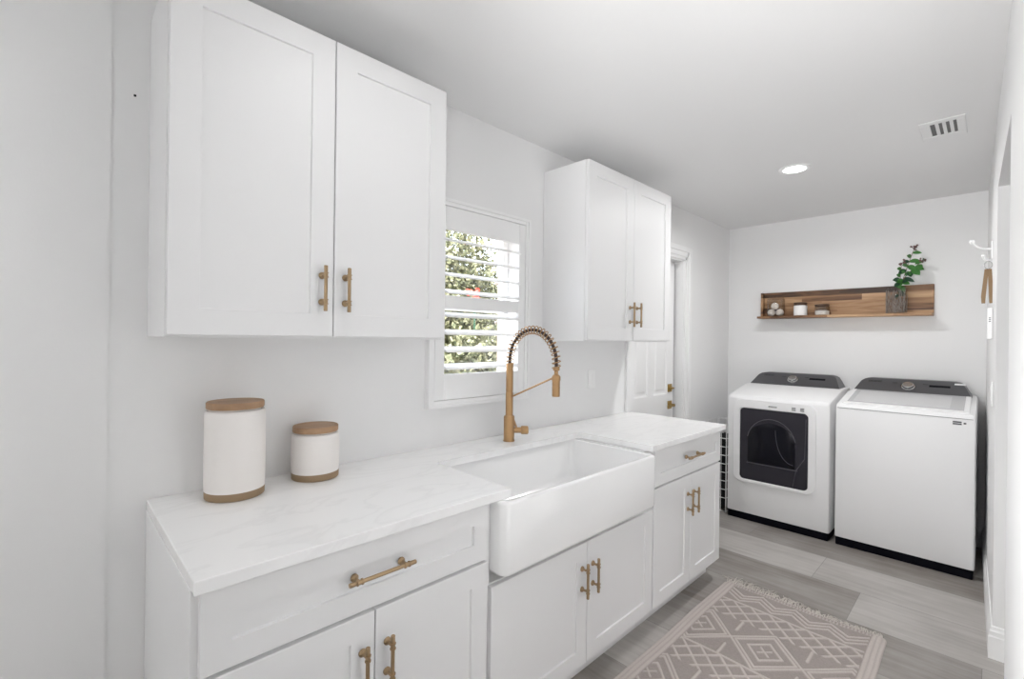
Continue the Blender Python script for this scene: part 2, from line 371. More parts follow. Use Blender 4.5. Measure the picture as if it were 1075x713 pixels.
b = NB(); bx(b, xf, xf + .008, yk - .032, yk + .032, .995, 1.059, .002); lathe(b, [(0, 0), (.02, 0), (.018, .014), (0, .014)], (xf + .006, yk, 1.027), (1, 0, 0), 20); bx(b, xf + .018, xf + .036, yk - .018, yk + .018, 1.021, 1.033, .002)
obj('deadbolt', b, brassd_m, leaf)

# window and shutter
wn_ = bpy.data.objects.new('window_1', None); COL.objects.link(wn_); wn_.location = (-.1, 1.5, WIN[2]); wn_['kind'] = 'structure'
a0, a1, c0, c1 = WIN; cm = (c0 + c1) / 2
b = NB()
for q in ((a0 + .0005, a0 + .035, c0, c1), (a1 - .035, a1 - .0005, c0, c1), (a0, a1, c0 + .0005, c0 + .035), (a0, a1, c1 - .035, c1 - .0005), (a0, a1, cm - .018, cm + .018)): bx(b, -.135, -.095, *q, .002)
obj('window_frame', b, vinyl_m, wn_)
box('pane', (-.118, -.114, a0 + .03, a1 - .03, c0 + .03, c1 - .03), glass_m, wn_)
sh = thing('window_shutter', 'white plantation shutter with open louvers over the window behind the faucet', 'shutter', (0, 1.51, 1.09))
b = NB(); fo = (1.19, 1.832, 1.093, 2.045); fi = (1.222, 1.800, 1.125, 2.013)
def frame_yz(bm, x0, x1, o_, i_, bev=.002):
    bx(bm, x0, x1, o_[0], i_[0], o_[2], o_[3], bev); bx(bm, x0, x1, i_[1], o_[1], o_[2], o_[3], bev); bx(bm, x0, x1, i_[0], i_[1], o_[2], i_[2], bev); bx(bm, x0, x1, i_[0], i_[1], i_[3], o_[3], bev)
frame_yz(b, 0, .03, fo, fi); frame_yz(b, .03, .036, (fo[0], fo[1], fo[2], fo[3]), (fo[0] + .014, fo[1] - .014, fo[2] + .014, fo[3] - .014), .001)
obj('shutter_frame', b, shut_m, sh)
b = NB(); pi_ = (1.278, 1.752, 1.243, 1.907); frame_yz(b, .003, .028, (fi[0] + .002, fi[1] - .002, fi[2] + .002, fi[3] - .002), pi_)
bx(b, .003, .028, pi_[0], pi_[1], 1.545, 1.605, .002); bx(b, .028, .029, 1.512, 1.518, 1.573, 1.577)
obj('shutter_panel', b, shut_m, sh)
for zc_ in (1.862, 1.782, 1.703, 1.625, 1.517, 1.437, 1.357, 1.277):
    b = NB(); n = 12; ring = []
    for k in range(n):
        a = 2 * pi * k / n; ring.append((.034 * cos(a), .0055 * sin(a)))
    t = R(-21); rr = [(.0155 + x * cos(t) - z * sin(t), zc_ + x * sin(t) + z * cos(t)) for x, z in ring]
    loft(b, [[(x, pi_[0] + .002, z) for x, z in rr], [(x, pi_[1] - .002, z) for x, z in rr]]); obj('louver', b, shut_m, sh, 50)

# ------------------------------------------------------------------ shaker fronts, pulls
def shaker(bm, xf, y0, y1, z0, z1, ins=.064, th=.019):
    rings = []
    for i, x in ((0, xf - th), (0, xf - .0015), (.0015, xf), (ins, xf), (ins + .0015, xf - .007)):
        rings.append([(x, y0 + i, z0 + i), (x, y1 - i, z0 + i), (x, y1 - i, z1 - i), (x, y0 + i, z1 - i)])
    loft(bm, rings)
def pull(parent, xf, yc, zc, length, along='z', spacing=None):
    bm = NB(); sp_ = spacing or length * .59; A = Vector((0, 0, 1)) if along == 'z' else Vector((0, 1, 0)); c = Vector((xf + .03, yc, zc)); r = .0052
    h = length / 2; s2 = sp_ / 2
    prof = [(0, -h), (r, -h), (r + .0006, -h + .001), (r + .0006, -s2 - .012), (r, -s2 - .011)]
    for s in (-1, 1):
        prof += [(r, s * s2 - .0085), (r + .0028, s * s2 - .008), (r + .0028, s * s2 - .005), (r + .001, s * s2 - .0045), (r + .001, s * s2 + .0045), (r + .0028, s * s2 + .005), (r + .0028, s * s2 + .008), (r, s * s2 + .0085)]
    prof += [(r + .0006, s2 + .012), (r + .0006, h - .001), (r, h), (0, h)]
    lathe(bm, prof, c, A, 16)
    for s in (-1, 1):
        p = Vector((xf, yc, zc)) + A * s * s2
        lathe(bm, [(0, -.001), (.0105, -.001), (.0105, .003), (.0085, .006), (.0045, .009), (.0042, .031), (0, .031)], p, (1, 0, 0), 18)
    return obj('handle', bm, pull_m, parent, 35)

# ------------------------------------------------------------------ base cabinets
XF = .641; XB = XF - .0195; BT = .884; DT = .118
def carcass(bm, y0, y1, z1=BT - .0005, xf=XB):
    bx(bm, .002, xf, y0, y1, .1, z1, .001)
    bx(bm, .002, .556, y0 + .001, y1 - .001, 0, .1)
def base_cab(label, y0, y1, fl=.0, drawer_top=.879):
    t = thing('base_cabinet', label, 'cabinet', (.3, (y0 + y1) / 2, 0), 'white base cabinets under the worktop')
    b = NB(); carcass(b, y0, y1); obj('carcass', b, cab_m, t)
    ya, yb = y0 + .014, y1 - fl
    b = NB(); shaker(b, XF, ya, yb, .702, drawer_top, .058); dr = obj('drawer', b, cab_m, t)
    pull(dr, XF, (ya + yb) / 2 + .008, .797, .19, 'y', .135)
    ym = (ya + yb) / 2
    for s, (p, q) in enumerate(((ya, ym - .0015), (ym + .0015, yb))):
        b = NB(); shaker(b, XF, p, q, DT, .692); dd = obj('door', b, cab_m, t)
        pull(dd, XF, (q - .034) if s == 0 else (p + .034), .556, .135, 'z', .08)
    return t
base_cab('white two-door base cabinet with one drawer, left of the farmhouse sink', .2085, 1.0175, .010)
t = thing('sink_cabinet', 'white low two-door cabinet directly under the farmhouse sink', 'cabinet', (.3, 1.54, 0), 'white base cabinets under the worktop')
b = NB(); carcass(b, 1.018, 2.0595, .605)
bx(b, .002, .02, 1.018, 2.0595, .605, BT - .001); bx(b, .02, XB, 1.018, 1.032, .605, BT - .001); bx(b, .02, XB, 2.006, 2.0595, .605, BT - .001)
obj('carcass', b, cab_m, t)
for s, (p, q) in enumerate(((1.026, 1.5420), (1.5450, 2.0585))):
    b = NB(); shaker(b, XF, p, q, DT, .602); dd = obj('door', b, cab_m, t)
    pull(dd, XF, (q - .034) if s == 0 else (p + .034), .463, .135, 'z', .08)
base_cab('white two-door base cabinet with one drawer, at the washer end of the run', 2.0600, 2.872, .018)

# ------------------------------------------------------------------ worktop with sink cut-out
CY0, CY1 = .2085, 2.8915; KX, KY0, KY1 = .225, 1.094, 2.028
outl = [(0.001, CY0), (.6581, CY0), (.6581, KY0), (KX + .012, KY0), (KX, KY0 + .012), (KX, KY1 - .012), (KX + .012, KY1), (.6581, KY1), (.6581, CY1), (.001, CY1)]
bm = NB(); bev = .0025
v1 = [bm.verts.new((x, y, BT)) for x, y in outl]; v2 = [bm.verts.new((x, y, .914)) for x, y in outl]
fb = bm.faces.new(v1[::-1]); ft = bm.faces.new(v2)
for k in range(len(outl)): bm.faces.new((v1[k], v1[(k + 1) % len(outl)], v2[(k + 1) % len(outl)], v2[k]))
bmesh.ops.bevel(bm, geom=[e for e in bm.edges], offset=bev, segments=2, affect='EDGES', profile=.5)
bmesh.ops.triangulate(bm, faces=[f_ for f_ in bm.faces if len(f_.verts) > 4])
tag(obj('worktop', bm, quartz_m), 'white veined quartz worktop running along the left wall, notched for the sink', 'worktop')

# ------------------------------------------------------------------ farmhouse sink
t = thing('farmhouse_sink', 'white fireclay apron-front farmhouse sink set into the worktop below the window', 'sink', (.45, 1.53, .645))
SX0, SX1, SY0, SY1, SZ0, SZ1 = .19, .692, 1.0335, 2.004, .642, .8835
def rr_xy(x0, x1, y0, y1, r, z, n=6):
    return [((x0 + x1) / 2 + p, (y0 + y1) / 2 + q, z) for p, q in rrect(x1 - x0, y1 - y0, r, n)]
bm = NB(); w1 = .024
rings = [rr_xy(SX0 + .012, SX1 - .012, SY0 + .012, SY1 - .012, .03, SZ0), rr_xy(SX0 + .003, SX1 - .003, SY0 + .003, SY1 - .003, .03, SZ0 + .004), rr_xy(SX0, SX1, SY0, SY1, .03, SZ0 + .014),
         rr_xy(SX0, SX1, SY0, SY1, .03, SZ1 - .01), rr_xy(SX0 + .003, SX1 - .003, SY0 + .003, SY1 - .003, .03, SZ1 - .003), rr_xy(SX0 + .01, SX1 - .01, SY0 + .01, SY1 - .01, .026, SZ1),
         rr_xy(SX0 + w1 - .008, SX1 - w1 + .008, SY0 + w1 - .002, SY1 - w1 + .002, .03, SZ1), rr_xy(SX0 + w1, SX1 - w1, SY0 + w1 + .004, SY1 - w1 - .004, .03, SZ1 - .006),
         rr_xy(SX0 + w1 + .006, SX1 - w1 - .006, SY0 + w1 + .012, SY1 - w1 - .012, .04, SZ0 + .06), rr_xy(SX0 + w1 + .02, SX1 - w1 - .02, SY0 + w1 + .03, SY1 - w1 - .03, .045, SZ0 + .032), rr_xy(SX0 + w1 + .05, SX1 - w1 - .05, SY0 + w1 + .06, SY1 - w1 - .06, .04, SZ0 + .026)]
loft(bm, rings); obj('basin', bm, porc_m, t, 60)
b = NB(); lathe(b, [(0, 0), (.052, 0), (.055, .002), (.05, .004), (.036, .003), (.03, .0005), (0, .0005)], (.42, 1.53, SZ0 + .0262), (0, 0, 1), 28); obj('drain', b, brass_m, t, 40)

# ------------------------------------------------------------------ faucet
FX, FY = .13, 1.593
t = thing('faucet', 'brushed gold spring-neck faucet standing behind the sink', 'faucet', (FX, FY, .914))
b = NB(); lathe(b, [(0, 0), (.0285, 0), (.0285, .004), (.026, .006), (.026, .118), (.0235, .123), (0, .123)], (FX, FY, .914), n=32); obj('base', b, brass_m, t, 35)
b = NB(); lathe(b, [(0, .12), (.018, .12), (.018, .235), (.0165, .238), (.0165, .240), (.0175, .243), (.0175, .372), (.0155, .377), (0, .377)], (FX, FY, .914), n=28); obj('body', b, brass_m, t, 35)
b = NB(); hd = Vector((.62, .785, 0)).normalized(); lathe(b, [(0, 0), (.014, .0), (.014, .045), (.019, .047), (.020, .05), (.020, .078), (.018, .081), (0, .081)], Vector((FX, FY, .966)) + hd * .012, hd, 24)
p0 = Vector((FX, FY, .966)) + hd * .04; tube(b, [p0, p0 + Vector((-.012, -.015, .055))], [.006, .0045], 10); obj('lever', b, brass_m, t, 35)
AR = .147; AX = FX + AR; AZ = 1.305
def arc_pt(s):          # s 0..1 along neck: short straight, half circle, short drop
    l0, l1, l2 = .018, pi * AR, .025; d_ = s * (l0 + l1 + l2)
    if d_ < l0: return Vector((FX, FY, AZ - l0 + d_)), Vector((0, 0, 1))
    d_ -= l0
    if d_ < l1: a = d_ / AR; return Vector((AX - AR * cos(a), FY, AZ + AR * sin(a))), Vector((sin(a), 0, cos(a)))
    d_ -= l1; return Vector((AX + AR, FY, AZ - d_)), Vector((0, 0, -1))
b = NB(); tube(b, [arc_pt(k / 60)[0] for k in range(61)] + [Vector((AX + AR, FY, AZ - .055))], .0075, 10); obj('hose', b, hose_m, t, 40)
b = NB(); turns, per = 25, 16; pts = []
for k in range(turns * per + 1):
    p, tg = arc_pt(k / (turns * per)); a = 2 * pi * k / per; nn = Vector((tg.z, 0, -tg.x)); pts.append(p + (nn * cos(a) + Vector((0, 1, 0)) * sin(a)) * .0185)
tube(b, pts, .0024, 6); obj('spring', b, brass_m, t, 60)
b = NB(); hx = AX + AR; lathe(b, [(0, 0), (.013, 0), (.015, .002), (.015, .014), (.013, .016), (0, .016)], (hx, FY, AZ - .034), n=24)
obj('collar', b, brass_m, t, 35)
b = NB(); lathe(b, [(0, 0), (.0165, 0), (.0175, .003), (.0175, .045), (.0165, .047), (.0175, .049), (.0175, .088), (.015, .094), (.009, .098), (.009, .112), (0, .112)], (hx, FY, 1.157), n=28); obj('spray_head', b, brass_m, t, 35)
b = NB(); tube(b, [(FX + .012, FY, 1.128), (hx - .018, FY, 1.238)], .0042, 10); lathe(b, [(.0182, 0), (.0195, .001), (.0195, .017), (.0182, .018)], (hx, FY, 1.228), n=24)
obj('support_arm', b, brass_m, t, 40)

# ------------------------------------------------------------------ wall cabinets
UXF = .31; UZ0, UZ1 = 1.402, 2.3438
def wall_cab(label, y0, y1):
    t = thing('wall_cabinet', label, 'cabinet', (.15, (y0 + y1) / 2, UZ0), 'white wall cabinets either side of the window')
    b = NB(); bx(b, .0015, UXF - .0205, y0, y1, UZ0, UZ1, .001)
    obj('carcass', b, cab_m, t)
    ym = (y0 + y1) / 2
    for s, (p, q) in enumerate(((y0 + .002, ym - .0016), (ym + .0016, y1 - .002))):
        b = NB(); shaker(b, UXF, p, q, UZ0 + .006, UZ1 - .002, .07); dd = obj('door', b, cab_m, t)
        pull(dd, UXF, (q - .036) if s == 0 else (p + .036), 1.556, .14, 'z', .082)
    return t
wall_cab('large white double-door wall cabinet above the two canisters', .2065, 1.0685)
wall_cab('white double-door wall cabinet between the window and the door', 1.9686, 2.8560)

# ------------------------------------------------------------------ canisters
def canister(label, x, y, r, h):
    t = thing('canister', label, 'canister', (x, y, .9142), 'white ceramic canisters on the worktop'); z = .9142
    b = NB(); lathe(b, [(0, .001), (r * .965, .001), (r * .98, .003), (r * .985, .024), (0, .024)], (x, y, z), n=48); obj('base_band', b, band_m, t, 40)
    b = NB(); hb = h - .026; lathe(b, [(0, .024), (r * .985, .024), (r * .997, .04), (r, h * .45), (r * .995, hb - .014), (r * .975, hb - .004), (r * .93, hb), (r * .86, hb), (r * .86, hb - .01), (0, hb - .01)], (x, y, z), n=48); obj('body', b, cer_m, t, 40)
    b = NB(); lathe(b, [(0, hb - .01), (r * .84, hb - .01), (r * .84, hb + .006), (0, hb + .006)], (x, y, z), n=40); obj('seal', b, seal_m, t, 40)
    b = NB(); lathe(b, [(0, hb + .006), (r * .93, hb + .006), (r * .95, hb + .009), (r * .95, h - .003), (r * .93, h), (0, h)], (x, y, z), n=48); obj('lid', b, lidwood_m, t, 40)
canister('tall white ceramic canister with wooden lid, left of the shorter one', .1235, .4135, .0835, .291)
canister('short white ceramic canister with wooden lid, right of the taller one', .098, .672, .079, .182)

# ------------------------------------------------------------------ outlet and wall bits
def plate(label, cat, x, y, z, face, w_=.072, h_=.116, kind='rocker', nm='light_switch'):
    t = thing(nm, label, cat, (x, y, z))
    fx = Vector(face); 
    def bxx(bm, d0, d1, a, b2, c, d_, bev):
        if abs(face[0]) > .5: xs = sorted((x + face[0] * d0, x + face[0] * d1)); bx(bm, xs[0], xs[1], y + a, y + b2, z + c, z + d_, bev)
        else: ys = sorted((y + face[1] * d0, y + face[1] * d1)); bx(bm, x + a, x + b2, ys[0], ys[1], z + c, z + d_, bev)
    b = NB(); bxx(b, .0002, .006, -w_ / 2, w_ / 2, -h_ / 2, h_ / 2, .0015); obj('plate', b, plate_m, t)
    b = NB(); bxx(b, .006, .009, -.016, .016, -.034, .034, .001); obj('rocker' if kind == 'rocker' else 'socket', b, plate_m, t)
    return t
plate('white wall outlet above the worktop, under the far wall cabinet', 'outlet', 0, 2.436, 1.163, (1, 0, 0), nm='wall_outlet', kind='o')
tag(box('wall_screw', (0, .004, .168, .174, 2.105, 2.111), blk_m, None, .001), 'tiny dark screw in the wall left of the large wall cabinet', 'screw')

# ------------------------------------------------------------------ laundry machines
MY0, MY1 = 3.937, 4.60
def machine_body(bm, x0, x1, lip=.0):
    prof = [(MY0 + .004, .058), (MY0, .07), (MY0, .952), (MY0 + .004, .968), (MY0 + .014, .982), (MY0 + .03, .988), (4.33, 1.052), (MY1, 1.055), (MY1, .058)]
    r = .012
    rings = []
    for ins, k in ((r, 1), (r * .35, .35), (0, 0)):
        pass
    cy, cz = (MY0 + MY1) / 2, .5
    def sh_(p, dd): return (p[0] + (dd if p[0] < cy else -dd), p[1] + (-dd if p[1] > .5 else dd * 0))
    seq = [(0, .016), (.004, .005), (.014, 0)]
    A = [[(x0 + a, *sh_(p, c)) for p in prof] for a, c in seq]; B = [[(x1 - a, *sh_(p, c)) for p in prof] for a, c in seq[::-1]]
    loft(bm, A + B)
def console(t, x0, x1, kind):
    """dark sloping control panel at the back"""
    n = 10
    def sec(y, z, xi0, xi1): return (xi0, y, z), (xi1, y, z)
    bm = NB(); c = (x0 + x1) / 2; hw = (x1 - x0) / 2
    front = []                                       # outline on the sloping face: parameter s up the slope
    def P(x, s, off=0): return (x, 4.362 + .115 * s - off * .6, 1.0535 + .094 * s + off)
    out = [(-hw + .03, 0), (hw - .03, 0)]
    pts = [(-hw + .028, 0), (hw - .028, 0), (hw - .031, .06), (hw - .058, .62), (hw - .068, .80), (hw - .085, .93), (hw - .11, .99), (hw - .14, 1), (-hw + .14, 1), (-hw + .11, .99), (-hw + .085, .93), (-hw + .068, .80), (-hw + .058, .62), (-hw + .031, .06)]
    f0 = [P(c + a, s) for a, s in pts]; f1 = [(x, 4.585, z) for x, y, z in f0]
    f00 = [(c + (x - c) * .994, y - .0005, 1.0535 + (z - 1.0535) * .985 + .0012) for x, y, z in f0]
    loft(bm, [f00, f0, f1]); o = obj('control_panel', bm, dgrey_m, t, 30)
    nrm = Vector((0, -.094, .115)).normalized(); sl = Vector((0, .115, .094)).normalized()
    def face_box(bm2, xa, xb, sa, sb, h):
        q = [(c + xa, sa), (c + xb, sa), (c + xb, sb), (c + xa, sb)]
        loft(bm2, [[tuple(Vector(P(x, s)) - nrm * .001) for x, s in q], [tuple(Vector(P(x, s)) + nrm * h) for x, s in q]])
    b = NB(); lathe(b, [(0, 0), (.04, 0), (.039, .006), (.033, .007), (.031, .022), (.028, .025), (0, .025)], Vector(P(c - .012 if kind == 'd' else c - .008, .5)) - nrm * .001, nrm, 32); obj('knob', b, steel_m, o, 35)
    b = NB(); lathe(b, [(.041, 0), (.0435, 0), (.0435, .0012), (.041, .0012)], Vector(P(c - .012 if kind == 'd' else c - .008, .5)) - nrm * .0004, nrm, 32); obj('dial_ring', b, dmark_m, o)
    b = NB(); face_box(b, .105, .215, .56, .70, .0008) if kind == 'd' else face_box(b, .105, .215, .56, .70, .0008); obj('display', b, blk_m, o)
    marks = [[(.235 + k * .022, .245 + k * .022, .30, .36) for k in range(3)], [(.11 + k * .03, .122 + k * .03, .30, .36) for k in range(4)]]
    marks += [[(sg * .085 - .014, sg * .085 + .014, .28 + k * .14, .32 + k * .14) for k in range(4)] for sg in (-1, 1)] + [[(-.235, -.165, .46, .49)]]
    for grp in marks:
        b = NB()
        for g_ in grp: face_box(b, *g_, .0006)
        obj('button_marks', b, dmark_m, o)
    if kind == 'w': b = NB(); face_box(b, .235, .29, .80, .90, .001); obj('energy_sticker', b, plate_m, o)
    # maker's lettering, too small to read in the picture: dark raised strokes of letter height
    b = NB(); x = -.24
    for k in range(7): face_box(b, x, x + .0085, .72, .84, .0006) if k % 2 else (face_box(b, x, x + .009, .72, .76, .0006), face_box(b, x, x + .003, .76, .80, .0006), face_box(b, x, x + .009, .80, .84, .0006)); x += .0115
    obj('lettering', b, dmark_m, o)
def plinth(t, x0, x1): box('plinth', (x0 + .006, x1 - .006, MY0 + .006, MY1 - .01, 0, .062), blk_m, t, .008, 2)

# dryer
DX0, DX1 = .268, .972
t = thing('clothes_dryer', 'white front-loading dryer with a dark square glass door, left of the washer', 'dryer', ((DX0 + DX1) / 2, 4.27, 0))
b = NB(); machine_body(b, DX0, DX1); obj('body', b, app_m, t, 30)
plinth(t, DX0, DX1); console(t, DX0, DX1, 'd')
dcx, dcz = .604, .632; dw, dh = .572, .654
def rr_xz(cx, cz, w_, h_, r, y, n=8): return [(cx + p, y, cz + q) for p, q in rrect(w_, h_, r, n)]
b = NB(); iw, ih = .472, .560; icx, icz = .606, .610
loft(b, [rr_xz(dcx, dcz, dw, dh, .07, MY0 + .001), rr_xz(dcx, dcz, dw, dh, .07, MY0 - .014), rr_xz(dcx, dcz, dw - .006, dh - .006, .068, MY0 - .0175), rr_xz(icx, icz, iw + .01, ih + .01, .035, MY0 - .0185), rr_xz(icx, icz, iw, ih, .032, MY0 - .014), rr_xz(icx, icz, iw, ih, .032, MY0 - .009)])
door = obj('door', b, app_m, t, 30)
b = NB(); loft(b, [rr_xz(icx, icz, iw - .001, ih - .001, .031, MY0 - .0092), rr_xz(icx, icz, iw - .001, ih - .001, .031, MY0 - .0125)]); obj('door_glass', b, glossblk, door, 30, 'dark tinted door glass')
# moulded drum window pressed into the glass
b = NB(); y_ = MY0 - .0128
arch = [(-.165, -.155), (-.165, .06)] + [(-.165 + .33 * (k / 14), .06 + .105 * sin(pi * k / 14) ** .6) for k in range(1, 14)] + [(.165, .06), (.165, -.155)]
loft(b, [[(icx - .012 + p, y_, icz + .015 + q) for p, q in arch], [(icx - .012 + p * .98, y_ - .0012, icz + .015 + q * .98) for p, q in arch]]); obj('drum_window', b, pane_in, door, 30)
edge_m = mat('glass_moulding', (.075, .072, .085), .3)
b = NB()
tube(b, [(icx - .012 - .17, y_ - .001, icz - .145), (icx + .17, y_ - .001, icz - .145)], .004, 6)
tube(b, [(icx + .16, y_ - .001, icz - .145), (icx + .215, y_ - .001, icz - .05), (icx + .222, y_ - .001, icz + .24)], .003, 6)
tube(b, [(icx + .16, y_ - .001, icz - .145), (icx + .14, y_ - .001, icz - .265)], .003, 6)
tube(b, [(icx - .012 + .17 * cos(a) * 1.0, y_ - .001, icz + .02 + .19 * sin(a)) for a in [R(12 + k * 12) for k in range(14)]], .003, 6)
tube(b, [(icx + .02 + .12 * (1 - cos(a)), y_ - .002, icz + .13 - .24 * sin(a)) for a in [R(k * 9) for k in range(11)]], .0022, 6)
obj('glass_moulding', b, edge_m, door, 40)
b = NB(); bx(b, icx - .03, icx + .03, MY0 - .0205, MY0 - .0178, .913, .923, .001); obj('maker_badge', b, steel_m, door)
for x in (.735, .790):
    b = NB()
    for k in range(3): bx(b, x, x + .026, MY0 - .0196, MY0 - .0182, .905 + k * .009, .910 + k * .009)
    obj('door_print', b, dgrey_m, door)

# washer
WX0, WX1 = 1.003, 1.706
t = thing('washing_machine', 'white top-loading washer with a grey glass lid, right of the dryer', 'washer', ((WX0 + WX1) / 2, 4.27, 0))
b = NB(); machine_body(b, WX0, WX1); obj('body', b, app_m, t, 30)
plinth(t, WX0, WX1); console(t, WX0, WX1, 'w')
def deck(y, off=0): return .988 + (y - MY0 - .03) * (.064 / .363) + off
b = NB(); q = [(WX0 + .055, 4.005), (WX1 - .055, 4.005), (WX1 - .055, 4.352), (WX0 + .055, 4.352)]
def deckloft(bm, q, o1, o2): loft(bm, [[(x, y, deck(y, o1)) for x, y in q], [(x, y, deck(y, o2)) for x, y in q]])
q0 = [(WX0 + .03, 3.975), (WX1 - .03, 3.975), (WX1 - .03, 4.358), (WX0 + .03, 4.358)]
deckloft(b, q0, -.002, .007); lid = obj('lid', b, app_m, t)
b = NB(); deckloft(b, q, .007, .0085); obj('lid_glass', b, lid_m, lid)
b = NB(); q2 = [(WX0 + .085, 4.03), (WX1 - .12, 4.03), (WX1 - .12, 4.315), (WX0 + .085, 4.315)]; deckloft(b, q2, .0085, .0092); obj('lid_window', b, lidw_m, lid)
b = NB(); bx(b, WX0 + .012, WX1 - .012, MY0 - .0015, MY0 + .002, .9585, .9605); obj('front_seam', b, dgrey_m, t)
b = NB(); bx(b, 1.604, 1.644, MY0 - .0015, MY0 + .001, .922, .931); bx(b, 1.604, 1.644, MY0 - .0015, MY0 + .001, .934, .943)
bx(b, 1.652, 1.664, MY0 - .0015, MY0 + .001, .928, .938); obj('maker_badge', b, dgrey_m, t)

# ------------------------------------------------------------------ shelf on the back wall and what stands on it
SHX0, SHX1 = .305, 1.468; SZ = 1.618; SD = .16
t = thing('wall_shelf', 'rustic brown wood picture-ledge shelf on the back wall above the machines', 'shelf', (.9, WB, SZ))
b = NB(); bx(b, SHX0, SHX1, WB - .02, WB - .0005, SZ, 1.852, .0015); obj('back_board', b, shelf_m, t)
b = NB(); bx(b, SHX0, SHX1, WB - SD, WB - .0205, SZ, SZ + .019, .0015); obj('ledge', b, shelf_m, t)
b = NB(); bx(b, SHX0, SHX0 + .018, WB - .065, WB - .0205, SZ + .0195, 1.85, .0015); obj('end_board', b, shelf_m, t)
LZ = SZ + .0192
# glass jar with wool dryer balls
jy = WB - .085
t = thing('glass_jar', 'clear round glass jar filled with wool dryer balls at the left end of the shelf', 'jar', (.435, jy, LZ))
b = NB(); lathe(b, [(0, .0005), (.066, .0005), (.069, .004), (.069, .145), (.064, .152), (.0625, .152), (.066, .143), (.066, .006), (0, .0035)], (.435, jy, LZ), n=36); obj('body', b, jarglass_m, t, 40)
b = NB(); lathe(b, [(0, .1535), (.062, .1535), (.064, .156), (.06, .162), (0, .164)], (.435, jy, LZ), n=36); obj('lid', b, jarglass_m, t, 40)
for k, (dx, dy, dz) in enumerate(((-.0335, -.004, .0325), (.0325, -.002, .0325), (-.004, -.012, .089))):
    b = NB(); bmesh.ops.create_icosphere(b, subdivisions=4, radius=.0305)
    for v in b.verts: v.co *= 1 + .03 * noise.noise(v.co * 60 + Vector((k * 7, 0, 0)))
    for v in b.verts: v.co += Vector((.435 + dx, jy + dy, LZ + dz + .001))
    tag(obj('wool_ball', b, wool_m, None, 180), ['cream wool dryer ball at the bottom left in the glass jar', 'cream wool dryer ball at the bottom right in the glass jar', 'cream wool dryer ball on top of the other two in the jar'][k], 'dryer ball', 'wool dryer balls in the glass jar')
t = thing('candle', 'white ceramic candle pot with dark wooden lid, between the two glass jars', 'candle', (.625, jy, LZ))
b = NB(); lathe(b, [(0, .0005), (.046, .0005), (.05, .004), (.05, .082), (.046, .087), (0, .087)], (.625, jy, LZ), n=36); obj('pot', b, wax_m, t, 40)
b = NB(); lathe(b, [(0, .0875), (.045, .0875), (.045, .098), (.049, .1), (.049, .11), (.046, .112), (0, .112)], (.625, jy, LZ), n=36); obj('lid', b, darkwood_m, t, 40)
t = thing('glass_jar', 'low glass jar of white powder with dark lid, right of the candle pot', 'jar', (.783, jy, LZ))
b = NB(); lathe(b, [(0, .0005), (.049, .0005), (.052, .004), (.052, .068), (.047, .073), (.0455, .073), (.05, .066), (.05, .005), (0, .003)], (.783, jy, LZ), n=36); obj('body', b, jarglass_m, t, 40)
b = NB(); lathe(b, [(0, .0035), (.048, .0045), (.049, .036), (.03, .041), (0, .039)], (.783, jy, LZ), n=30); tag(obj('powder_fill', b, powder_m, None, 40), 'white washing powder filling the bottom of the low glass jar', 'powder')['kind'] = 'stuff'
b = NB(); lathe(b, [(0, .0735), (.048, .0735), (.051, .0755), (.051, .088), (.048, .09), (0, .09)], (.783, jy, LZ), n=36); obj('lid', b, darkwood_m, t, 40)
# vase
VX, VY = 1.262, WB - .095
t = thing('vase', 'ribbed smoky glass vase holding green branches at the right of the shelf', 'vase', (VX, VY, LZ))
b = NB(); lathe(b, [(0, .0005), (.056, .0005), (.061, .005), (.061, .188), (.0585, .192), (.057, .188), (.0575, .01), (0, .006)], (VX, VY, LZ), n=40); obj('body', b, vaseglass_m, t, 40)
net_m = mat('grey_net', (.30, .26, .23), .7)
b = NB()
for k in range(110):
    a0_ = random.uniform(0, 2 * pi); z0_ = random.choice((.004, .004, .02, .06)); hh = random.uniform(.03, .12) if k % 3 else .172 - z0_
    tube(b, [(VX + .0622 * cos(a0_ + .12 * sin(j * 1.3 + k)), VY + .0622 * sin(a0_ + .12 * sin(j * 1.3 + k)), LZ + z0_ + hh * j / 9) for j in range(10)], random.uniform(.0007, .0016), 4)
obj('net', b, net_m, t, 60)
t = thing('leafy_branch', 'green leafy sprig with small brown berry clusters standing in the vase', 'plant', (VX + .01, VY, LZ + .01))
def bez(p0, p1, p2, n=10): return [Vector(p0) * (1 - u) ** 2 + Vector(p1) * 2 * u * (1 - u) + Vector(p2) * u * u for u in [k / n for k in range(n + 1)]]
V0 = Vector((VX, VY, LZ))
br = [bez(V0 + Vector((-.01, 0, .01)), V0 + Vector((.02, -.01, .22)), V0 + Vector((.10, -.005, .475)), 16), bez(V0 + Vector((.0, .01, .02)), V0 + Vector((.02, -.02, .2)), V0 + Vector((.03, -.03, .375)), 14), bez(V0 + Vector((.038, -.01, .25)), V0 + Vector((.09, -.02, .33)), V0 + Vector((.145, -.02, .375)), 8)]
b = NB()
for c_ in br: tube(b, c_, [.0028 - .0014 * k / len(c_) for k in range(len(c_))], 6)
obj('stem', b, stem_m, t, 60)
